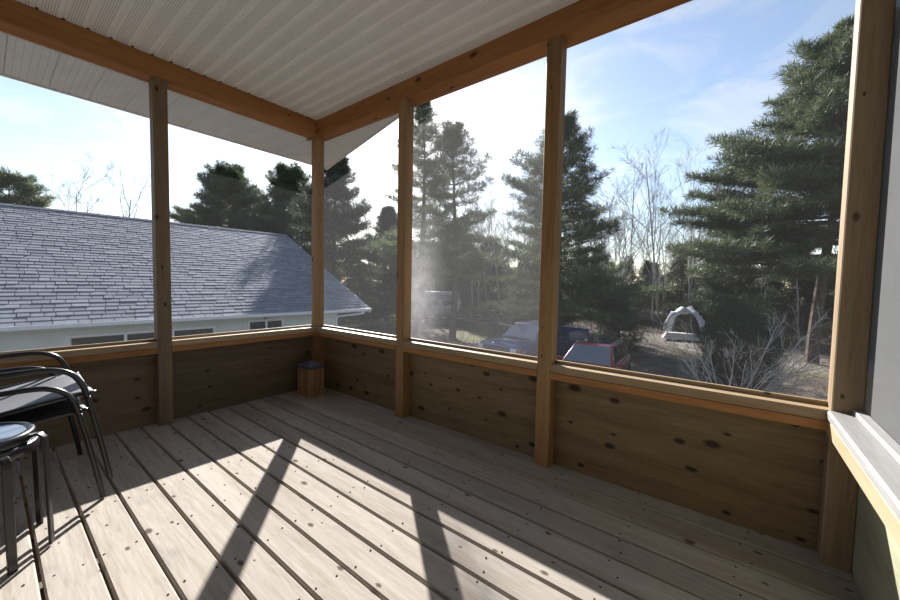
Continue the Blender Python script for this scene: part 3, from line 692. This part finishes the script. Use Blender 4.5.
def blob_shrub(name, label, x, y, H, R, seed, mat, n=5200, leaf=.16, wid=.028):
    rg = np.random.default_rng(seed); t = thing(name, label, 'shrub', (x, y, gz(x, y)-.05))
    d = rg.normal(size=(n, 3)); d /= np.linalg.norm(d, axis=1, keepdims=True); rad = rg.uniform(.45, 1.0, (n, 1))**.6
    lump = 1+.14*np.sin(d[:, :1]*7+seed)*np.cos(d[:, 1:2]*6)+.10*np.sin(d[:, 2:3]*9)
    P_ = d*rad*lump*np.array([R, R, H*.52])+np.array([0, 0, H*.5]); P_[:, 2] = np.maximum(P_[:, 2], .06)
    segs = [(0, 0, 0, *(v*np.array([R*.7, R*.7, H*.4])+np.array([0, 0, H*.5])), .03, .008) for v in rg.normal(size=(26, 3))*.5]
    link('stems', seg_mesh('stems', segs, M['bark'], 4), t)
    link('foliage', tuft_mesh('foliage', P_, d*.8+np.array([0, 0, .5]), rg, 10, leaf, wid, M[mat]), t); return t
blob_shrub('cedar_shrub', 'rounded dark cedar shrub behind the bare branches', 3.55, 13.4, 3.25, 1.12, 5, 'cedar_leaf')

def branching(rg, H, levels, r0, spread=.5, kids=(3, 5), base=(0, 0, 0), trunk=.55, up=.25, d0=(0, 0, 1), first=.35):
    segs = []
    def grow(p, d, L, r, lv):
        n = 5 if lv == 0 else (3 if lv < levels-1 else 2); pts = [p]
        for q in range(n):
            d = d + rg.normal(size=3)*(.05 if lv == 0 else .16) + np.array([0, 0, up*.16*(lv > 0)]); d = d/np.linalg.norm(d)
            pts.append(pts[-1]+d*L/n); f0, f1 = q/n, (q+1)/n
            segs.append((*pts[q], *pts[q+1], max(.004, r*(1-.65*f0)), max(.003, r*(1-.65*f1))))
        if lv >= levels: return
        k = rg.integers(kids[0], kids[1]+1) + (5 if lv == 0 else 0)
        for j in range(k):
            f = rg.uniform(first if lv == 0 else .25, 1.0); i = min(n-1, int(f*n)); q = pts[i] + (pts[i+1]-pts[i])*(f*n-i)
            s = rg.normal(size=3); s -= d*s.dot(d); s /= np.linalg.norm(s)
            a = spread*rg.uniform(.6, 1.25); nd = d*math.cos(a)+s*math.sin(a)
            grow(q, nd, L*(.50 if lv == 0 else .58)*rg.uniform(.6, 1.1)*(1.15-.45*f), r*(.42 if lv == 0 else .55)*(1.1-.4*f), lv+1)
    grow(np.array(base, float), np.array(d0, float), H*(1.0 if levels else 1), r0, 0)
    return segs
BARE = []
for v_ in range(6):
    rg = np.random.default_rng(200+v_)
    sg = branching(rg, 10.0, 4, .085 if v_ % 2 else .06, .45, (3, 5), first=[.3, .45, .25, .5, .35, .4][v_])
    tr = [s for s in sg[:5]]; bs = sg[5:]
    mt = M['grey_bark'] if v_ % 3 else M['birch']
    BARE.append((seg_mesh('trunk', tr, mt, 7), seg_mesh('branches', bs, mt, 3)))
def bare_tree(label, x, y, H, v_, rz, group=None):
    t = thing('bare_tree', label, 'tree', (x, y, gz(x, y)-.05), rz, group); t.scale = (H/10,)*3
    link('trunk', BARE[v_][0], t); link('branches', BARE[v_][1], t); return t
bare_tree('tallest bare tree with fine twigs against the blue sky', -1.6, 33.5, 14.4, 2, 3.6)
bare_tree('bare tree just left of the tallest bare tree', -3.6, 32.0, 11.8, 4, 1.9)
bare_tree('bare birch just right of the tallest bare tree', .3, 35.5, 12.6, 0, 3.0)
bare_tree('bare tree above the roof ridge nearest the left post', -31.5, 4.0, 9.2, 1, .3)
bare_tree('bare tree above the roof ridge beside the small pine', -33.0, 1.6, 9.4, 4, 2.1)
bare_tree('bare thin tree above the middle of the roof ridge', -33.0, 2.9, 9.0, 2, 4.1)
rb = random.Random(12)
GB = 'thin bare trees of the woods behind the yard'
for k in range(190):
    # scattered over a belt of woodland that runs round the far side of the yard
    a = rb.uniform(math.radians(58), math.radians(152)); ds = rb.uniform(34, 60)
    x = _C.x + math.cos(a)*ds; y = _C.y + math.sin(a)*ds
    bare_tree('thin bare grey tree in the woods behind the yard', x, y, rb.uniform(7.5, 12.5), rb.randrange(6), rb.uniform(0, 6.28), GB)
for k in range(64):
    a = rb.uniform(math.radians(56), math.radians(154)); ds = rb.uniform(46, 70)
    x = _C.x + math.cos(a)*ds; y = _C.y + math.sin(a)*ds
    if k == 0:
        FE = conifer('far_evergreen', 'far evergreen deep in the woods', x, y, 7.5, 3.0, 301, cb=.03, mat='spruce', gap=.6, nb=(5, 6), tuft=.45, needles=12, wid=.08, group='far evergreens deep in the woods')
    else:
        q = copy_tree(FE); q.location = (x, y, gz(x, y)-.1); q.rotation_euler.z = rb.uniform(0, 6.28); q.scale = (rb.uniform(.7, 1.2),)*2 + (rb.uniform(.55, 1.1),)

# underbrush: nobody could count these stems
rg = np.random.default_rng(77); segs = []
for k in range(5200):
    a = rg.uniform(math.radians(56), math.radians(154)); ds = rg.uniform(29, 47) if k % 4 else rg.uniform(47, 60)
    x = _C.x + math.cos(a)*ds; y = _C.y + math.sin(a)*ds; z = gz(x, y); p = np.array([x, y, z]); d = np.array([rg.normal()*.22, rg.normal()*.22, 1.0]); h = rg.uniform(.5, 3.2)*(.6 if ds < 33 else 1)
    q = p+d*h*.55; e = q+(d+rg.normal(size=3)*.25)*h*.45
    segs.append((*p, *q, .014, .010)); segs.append((*q, *e, .010, .004))
    for _ in range(3):
        f = rg.uniform(.2, .95); b0 = p+d*h*.55*f; segs.append((*b0, *(b0+np.array([rg.normal()*.45, rg.normal()*.45, rg.uniform(.2, .7)])*h*.35), .007, .003))
ub = link('underbrush', seg_mesh('underbrush', segs, M['twig'], 3))
tag(ub, 'tangled brown underbrush along the edge of the woods', 'underbrush', kind='stuff')
# low dry grass tufts in the yard
rg = np.random.default_rng(78); n = 9000
a = rg.uniform(math.radians(60), math.radians(140), n); ds = rg.uniform(9, 30, n)**1.0
gx = _C.x+np.cos(a)*ds; gy = _C.y+np.sin(a)*ds; gzz = np.array([gz(p, q) for p, q in zip(gx, gy)])
M['grass'] = leaf_mat('dry_grass', (.06,.07,.025), (.15,.14,.065), (.30,.25,.14), .4)
gr = link('dry_grass', tuft_mesh('dry_grass', np.stack([gx, gy, gzz], 1), np.tile([0, 0, 1.3], (n, 1)), rg, 6, .16, .03, M['grass'], .6))
tag(gr, 'short dry grass tufts across the yard', 'grass', kind='stuff')

# bare shrub in front of the cedar: many stems from one crown
rg = np.random.default_rng(41); sg = []
for k in range(13):
    az = rg.uniform(0, 2*PI); tilt = rg.uniform(.25, .95)
    d = np.array([math.cos(az)*tilt, math.sin(az)*tilt*.7, 1.0]); d /= np.linalg.norm(d)
    sg += branching(rg, rg.uniform(1.7, 3.1), 3, .026, .6, (2, 3), base=(math.cos(az)*.12, math.sin(az)*.12, 0), up=.2, d0=tuple(d), first=.3)
bs = thing('bare_shrub', 'pale leafless shrub with arching branches in front of the cedar shrub', 'shrub', (3.35, 11.2, gz(3.35, 11.2)))
link('stems', seg_mesh('stems', [s for s in sg if s[6] > .012], M['pale_twig'], 5), bs)
link('twigs', seg_mesh('twigs', [s for s in sg if s[6] <= .012], M['pale_twig'], 3), bs)

# ------------------------------------------------------------------ vehicles
def paint(name, col):
    t = NT(name); n = t.noise(t.coords(), 3, 2); d = tuple(c*.9 for c in col)
    t.bsdf(t.ramp(n, [(.3, d), (.7, col)]), .32, .25, spec=.6, Coat_Weight=.8, Coat_Roughness=.06); return t.m
M['blue_paint'] = paint('blue_car_paint', (.018,.042,.15)); M['red_paint'] = paint('dark_red_car_paint', (.22,.010,.014))
M['auto_glass'] = plain('auto_glass', (.02,.03,.04), .03, spec=1.0, Coat_Weight=1.0, Coat_IOR=1.7)
M['tyre'] = plain('tyre_rubber', (.02,.02,.02), .85); M['rim'] = plain('alloy_rim', (.45,.46,.48), .3, .8)
M['chrome'] = plain('chrome', (.6,.62,.65), .15, .9); M['lamp'] = plain('headlamp_lens', (.65,.67,.70), .1, spec=.8)
M['amber'] = plain('amber_lens', (.55,.18,.10), .2); M['tail'] = plain('tail_lens', (.35,.01,.01), .2); M['black_plastic'] = plain('black_plastic', (.02,.02,.022), .6)
def ring(y, hw, z0, z1, c=.12, top=None):            # rounded cross-section across X at station y
    tw = hw if top is None else top; c = min(c, (z1-z0)*.45)
    return [(-hw+c*.6, y, z0), (hw-c*.6, y, z0), (hw, y, z0+c*.6), (hw*1.01, y, z0+(z1-z0)*.55), (tw, y, z1-c), (tw-c*.35, y, z1-c*.3), (tw-c, y, z1), (-tw+c, y, z1), (-tw+c*.35, y, z1-c*.3), (-tw, y, z1-c), (-hw*1.01, y, z0+(z1-z0)*.55), (-hw, y, z0+c*.6)]
def wheels(t, ys, hw, r):
    for y in ys:
        for s in (-1, 1):
            wh = MB(); prof_ = [(r*.62, -.11), (r*.93, -.115), (r, -.08), (r, .08), (r*.93, .115), (r*.62, .11)]; k = 24; vs_ = []; fs_ = []
            for rr, xx_ in prof_:
                for q in range(k): t_ = 2*PI*q/k; vs_.append((s*(hw-.10)+xx_, y+rr*math.cos(t_), r+rr*math.sin(t_)))
            for i in range(len(prof_)):
                j = (i+1) % len(prof_)
                for q in range(k): q2 = (q+1) % k; fs_.append((i*k+q, i*k+q2, j*k+q2, j*k+q))
            wo_ = wh.add(vs_, fs_).build('wheel', M['tyre'], t, True)
            rm = MB(); xo = s*(hw-.10)+s*.085
            rm.tube([(xo-s*.04, y, r), (xo, y, r)], r*.16, 12)
            for q in range(5):
                a = 2*PI*q/5; rm.tube([(xo-s*.01, y, r), (xo-s*.005, y+math.cos(a)*r*.62, r+math.sin(a)*r*.62)], [r*.12, r*.09], 6)
            k = 24; vs_ = []; fs_ = []
            for rr, xx_ in ((r*.64, -.02), (r*.64, .012), (r*.56, .012), (r*.56, -.02)):
                for q in range(k): t_ = 2*PI*q/k; vs_.append((xo+s*xx_, y+rr*math.cos(t_), r+rr*math.sin(t_)))
            for i in range(4):
                j = (i+1) % 4
                for q in range(k): q2 = (q+1) % k; fs_.append((i*k+q, i*k+q2, j*k+q2, j*k+q))
            rm.add(vs_, fs_); rm.build('rim', M['rim'], wo_)
            ar = MB(); pts = [(s*(hw+.012), y+math.cos(a)*(r+.07), r+math.sin(a)*(r+.07)) for a in np.linspace(-.1, PI+.1, 15)]
            ar.tube(pts, .028, 6); ar.build('wheel_arch', M['black_plastic'], t, True)
def greenhouse(t, yb0, yb1, yt0, yt1, zb, zt, hb, ht, mat, name='cabin'):
    g = MB(); g.loft([[(-hb, yb0, zb), (hb, yb0, zb), (hb, yb1, zb), (-hb, yb1, zb)], [(-ht, yt0, zt), (ht, yt0, zt), (ht, yt1, zt), (-ht, yt1, zt)], [(-ht*.8, yt0+.14, zt+.035), (ht*.8, yt0+.14, zt+.035), (ht*.8, yt1-.14, zt+.035), (-ht*.8, yt1-.14, zt+.035)]])
    return g.build(name, mat, t, True, bevel=.05)
def lerp3(a, b, f): return tuple(p+(q-p)*f for p, q in zip(a, b))
def pane(t, name, q, mat, inset=.1, lift=.012, parent=None):       # q: bottom-left, bottom-right, top-right, top-left
    c = tuple(sum(p[i] for p in q)/4 for i in range(3)); qq = [lerp3(p, c, inset) for p in q]
    return MB().slab(qq, lift).build(name, mat, t if parent is None else parent)

# red SUV, nose towards the porch (-Y)
suv = thing('suv', 'dark red sport utility car with a black glass roof parked by the porch', 'car', (-.52, 11.35, gz(-.5, 11.3)), math.radians(3))
bd = MB().loft([ring(-2.30, .74, .38, .74), ring(-2.22, .86, .28, .86), ring(-1.95, .90, .24, .95, .14), ring(-1.15, .915, .22, 1.05, .14), ring(-.95, .92, .22, 1.08, .12), ring(0, .925, .22, 1.09, .10), ring(1.6, .925, .24, 1.09, .10), ring(2.12, .89, .28, 1.06, .12), ring(2.28, .80, .40, .98, .12)])
bdo = bd.build('body', M['red_paint'], suv, True)
greenhouse(suv, -1.08, 2.12, -.30, 1.72, 1.06, 1.60, .84, .63, M['red_paint'])
zb, zt = 1.06, 1.60
pane(suv, 'windshield', [(-.84,-1.08,zb),(.84,-1.08,zb),(.63,-.30,zt),(-.63,-.30,zt)], M['auto_glass'], .09, .014)
pane(suv, 'rear_window', [(.84,2.12,zb),(-.84,2.12,zb),(-.63,1.72,zt),(.63,1.72,zt)], M['auto_glass'], .14, .014)
for s in (-1, 1):
    def sp(y, f): return (s*(.84+(.63-.84)*f), y, zb+(zt-zb)*f)
    for (a, b, c_, d_) in ((-.78, .42, .40, -.20), (.52, 1.30, 1.28, .50), (1.38, 1.92, 1.62, 1.36)):
        q = [sp(a, .06), sp(b, .06), sp(c_, .90), sp(d_, .90)]
        if s < 0: q = [q[1], q[0], q[3], q[2]]
        MB().slab(q, .012).build('side_window', M['auto_glass'], suv)
    mr = MB(); mr.loft([[(s*x, y, z) for x, y, z in ((.90,-.86,1.06),(1.06,-.84,1.05),(1.08,-.84,1.17),(.92,-.86,1.18))], [(s*x, y, z) for x, y, z in ((.92,-.74,1.07),(1.05,-.74,1.07),(1.06,-.74,1.16),(.93,-.74,1.17))]]); mr.build('mirror', M['red_paint'], suv, bevel=.02)
    MB().loft([[(s*x, y, z) for x, y, z in ((.52,-2.315,.72),(.78,-2.25,.72),(.78,-2.21,.84),(.54,-2.285,.84))], [(s*x, y, z) for x, y, z in ((.52,-2.2,.72),(.80,-2.0,.72),(.86,-1.92,.87),(.54,-2.15,.86))]]).build('headlight', M['lamp'], suv)
    MB().box(min(s*.62, s*.82), max(s*.62, s*.82), 2.2, 2.31, .82, 1.0).build('tail_light', M['tail'], suv)
    MB().tube(smooth_path([(s*.60, -.10, 1.615), (s*.61, 0, 1.655), (s*.61, 1.4, 1.655), (s*.60, 1.55, 1.615)], 5), .016, 6).build('roof_rail', M['chrome'], suv, True)
    MB().tube([(s*.935, .30, .93), (s*.945, .38, .935), (s*.935, .46, .93)], .014, 6).build('door_handle', M['chrome'], suv, True)
MB().box(-.54, .54, -.04, 1.60, 1.615, 1.645).build('sunroof', M['auto_glass'], suv, bevel=.01)
gr_ = MB(); gr_.box(-.48, .48, -2.335, -2.25, .55, .80); gro = gr_.build('grille', M['black_plastic'], suv, bevel=.02)
for z_ in (.60, .66, .72): MB().box(-.46, .46, -2.345, -2.33, z_, z_+.02).build('grille_bar', M['chrome'], gro)
MB().box(-.80, .80, -2.36, -2.12, .33, .50).build('bumper', M['black_plastic'], suv, bevel=.05)
wheels(suv, (-1.42, 1.36), .92, .36)

# blue pickup, nose towards the porch
pk = thing('pickup_truck', 'blue pickup truck with crew cab parked beside the red car', 'truck', (-3.55, 13.2, gz(-3.5, 13.2)), math.radians(-8))
MB().loft([ring(-2.94, .88, .50, 1.12), ring(-2.86, .96, .46, 1.22), ring(-2.5, .985, .45, 1.28, .14), ring(-1.5, 1.0, .45, 1.33, .12), ring(-1.35, 1.0, .45, 1.33, .10), ring(1.05, 1.0, .45, 1.35, .10)]).build('body', M['blue_paint'], pk, True)
MB().loft([ring(-2.55, .62, 1.20, 1.31, .1), ring(-1.5, .62, 1.26, 1.372, .1)]).build('hood_bulge', M['blue_paint'], pk, True)
bed = MB()
for s in (-1, 1): bed.box(min(s*.90, s*1.0), max(s*.90, s*1.0), 1.06, 2.98, .50, 1.48)
bed.box(-.90, .90, 1.06, 1.14, .60, 1.48); bed.box(-.90, .90, 2.88, 2.98, .58, 1.48); bed.box(-.92, .92, 1.06, 2.95, .58, .70)
bed.build('bed', M['blue_paint'], pk, bevel=.03)
zb, zt = 1.30, 1.88
greenhouse(pk, -1.52, 1.00, -.78, .72, zb, zt, .90, .70, M['blue_paint'])
pane(pk, 'windshield', [(-.90,-1.52,zb),(.90,-1.52,zb),(.70,-.78,zt),(-.70,-.78,zt)], M['auto_glass'], .08, .014)
pane(pk, 'rear_window', [(.90,1.0,zb),(-.90,1.0,zb),(-.70,.72,zt),(.70,.72,zt)], M['auto_glass'], .16, .014)
for s in (-1, 1):
    def sp(y, f): return (s*(.90+(.70-.90)*f), y, zb+(zt-zb)*f)
    for (a, b, c_, d_) in ((-1.22, -.14, -.16, -.68), (-.04, .84, .66, -.06)):
        q = [sp(a, .06), sp(b, .06), sp(c_, .88), sp(d_, .88)]
        if s < 0: q = [q[1], q[0], q[3], q[2]]
        MB().slab(q, .012).build('side_window', M['auto_glass'], pk)
    MB().loft([[(s*x, y, z) for x, y, z in ((.98,-1.14,1.32),(1.20,-1.12,1.30),(1.20,-1.12,1.56),(1.0,-1.14,1.56))], [(s*x, y, z) for x, y, z in ((.98,-1.02,1.33),(1.18,-1.02,1.32),(1.18,-1.02,1.54),(1.0,-1.02,1.54))]]).build('mirror', M['black_plastic'], pk, bevel=.02)
    MB().box(min(s*.68, s*.93), max(s*.68, s*.93), -2.96, -2.72, .94, 1.15).build('headlight', M['lamp'], pk, bevel=.02)
    MB().box(min(s*.90, s*.975), max(s*.90, s*.975), -2.92, -2.66, .96, 1.13).build('turn_signal', M['amber'], pk, bevel=.015)
    MB().box(min(s*.90, s*1.008), max(s*.90, s*1.008), 2.84, 2.995, .86, 1.28).build('tail_light', M['tail'], pk, bevel=.01)
    for y_ in (-.30, .78): MB().tube([(s*1.005, y_, 1.08), (s*1.03, y_+.08, 1.085), (s*1.005, y_+.16, 1.08)], .016, 6).build('door_handle', M['chrome'], pk, True)
    MB().box(min(s*1.0, s*1.012), max(s*1.0, s*1.012), -.10, -.085, .55, 1.20).build('door_seam', M['black_plastic'], pk)
gro = MB().box(-.64, .64, -2.99, -2.80, .78, 1.14).build('grille', M['black_plastic'], pk, bevel=.02)
for z_ in (.84, .95, 1.06): MB().box(-.62, .62, -3.005, -2.985, z_, z_+.03).build('grille_bar', M['chrome'], gro)
MB().loft([ring(-3.04, .86, .48, .68, .05), ring(-2.86, .97, .46, .72, .05)]).build('bumper', M['chrome'], pk, bevel=.02)
MB().box(-.95, .95, 2.98, 3.08, .50, .66).build('rear_bumper', M['chrome'], pk, bevel=.02)
wheels(pk, (-2.0, 1.95), .99, .41)

# utility trailer, camper, tarp heap, lumber
tr = thing('utility_trailer', 'low dark utility trailer standing empty in the yard', 'trailer', (-14.2, 22.0, gz(-14.2, 22.0)), math.radians(30))
MB().box(-1.5, 1.5, -.85, .85, .52, .60).build('bed', M['grey_bark'], tr)
for s in (-1, 1):
    MB().box(-1.5, 1.5, s*.85-.03, s*.85+.03, .60, .72).build('side_rail', M['black_plastic'], tr)
    wm = MB(); wm.tube([(-.1, s*.95-.09, .30), (-.1, s*.95+.09, .30)], .30, 20); wm.build('wheel', M['tyre'], tr)
    fm = MB(); fm.tube([(-.1+math.cos(a)*.38, s*.95, .30+math.sin(a)*.36) for a in np.linspace(0, PI, 9)], .05, 6); fm.build('fender', M['black_plastic'], tr)
MB().tube([(1.5, .6, .55), (2.6, 0, .50), (1.5, -.6, .55)], .04, 6).build('drawbar', M['black_plastic'], tr)
MB().tube([(2.5, 0, .5), (2.5, 0, 0.0)], .03, 6).build('jack_stand', M['chrome'], tr)

cpv = thing('camper_trailer', 'white camper trailer with a grey stripe under the pines', 'camper', (-18.2, 24.2, gz(-18.2, 24.2)), math.radians(38))
M['camper_white'] = plain('camper_white', (.62,.62,.64), .5); M['stripe'] = plain('camper_stripe', (.30,.30,.42), .5)
cb_ = MB(); poly = [(-1.6,.55),(1.25,.55),(1.75,1.05),(1.85,1.7),(1.55,2.45),(1.2,2.6),(-1.45,2.6),(-1.72,2.4),(-1.75,.8)]
cb_.loft([[(x, -1.0, z) for x, z in poly], [(x, 1.0, z) for x, z in poly]]).build('body', M['camper_white'], cpv, bevel=.06)
for s in (-1, 1):
    MB().box(-1.70, 1.70, s*1.005-.008, s*1.005+.008, 1.95, 2.35).build('stripe', M['stripe'], cpv)
    for x0_, x1_ in ((-1.2, -.35), (.15, 1.1)): MB().box(x0_, x1_, s*1.01-.012, s*1.01+.012, 1.40, 1.85).build('window', M['dark_pane'], cpv, bevel=.02)
    wm = MB(); wm.tube([(-.2, s*.98-.09, .33), (-.2, s*.98+.09, .33)], .33, 20); wm.build('wheel', M['tyre'], cpv)
MB().tube([(1.4, .5, .55), (2.6, 0, .5), (1.4, -.5, .55)], .04, 6).build('drawbar', M['black_plastic'], cpv)

tp = thing('tarp_shelter', 'white tarp shelter with a dark open front at the edge of the woods', 'shelter', (.72, 27.6, gz(.72, 27.6)))
tp.scale = (.86, .86, .86)
rg = np.random.default_rng(9); rings = []; NA = 15
for q in range(7):
    y_ = -1.0 + q*.36; o_ = []; i_ = []
    for k in range(NA):
        a = PI - PI*k/(NA-1); wob = 1+.05*math.sin(k*1.9+q*.8)+.03*rg.normal()
        o_.append((1.35*math.cos(a)*wob, y_+.05*rg.normal(), .35*(k in (0, NA-1))+2.45*math.sin(a)**.75*wob))
        th_ = .55 if k < 4 else (.42 if k < 9 else .18)
        i_.append(((1.35-th_)*math.cos(a), y_, .30*(k in (0, NA-1))+(2.45-th_)*math.sin(a)**.75))
    rings.append(o_ + i_[::-1])
MB().loft(rings).build('tarp', plain('white_tarp', (.50,.51,.55), .6), tp, True)
MB().box(-.72, .95, 1.0, 1.1, 0, 1.8).build('back_panel', M['twig'], tp)
for sx in (-1.05, 1.2): MB().tube([(sx, -.9, 0), (sx, -.9, .9)], .05, 8).build('frame_pole', M['twig'], tp)
lum = thing('lumber_stack', 'low stack of pale boards in front of the white tarp', 'lumber', (.75, 25.6, gz(.75, 25.6)), math.radians(12))
M['pale_board'] = wood('pale_board', 0, (.42,.40,.38), (.55,.53,.51), (.65,.63,.6), knot_keep=.97)
for j in range(4):
    for i in range(6-j): MB().box(-1.05+.06*j, 1.05-.05*((i+j) % 3), -.55+.19*i+.08*j, -.39+.19*i+.08*j, .12+j*.10, .20+j*.10).build('board', M['pale_board'], lum)
for x_ in (-.7, .7): MB().box(x_-.06, x_+.06, -.6, .6, 0, .12).build('bearer', M['twig'], lum)
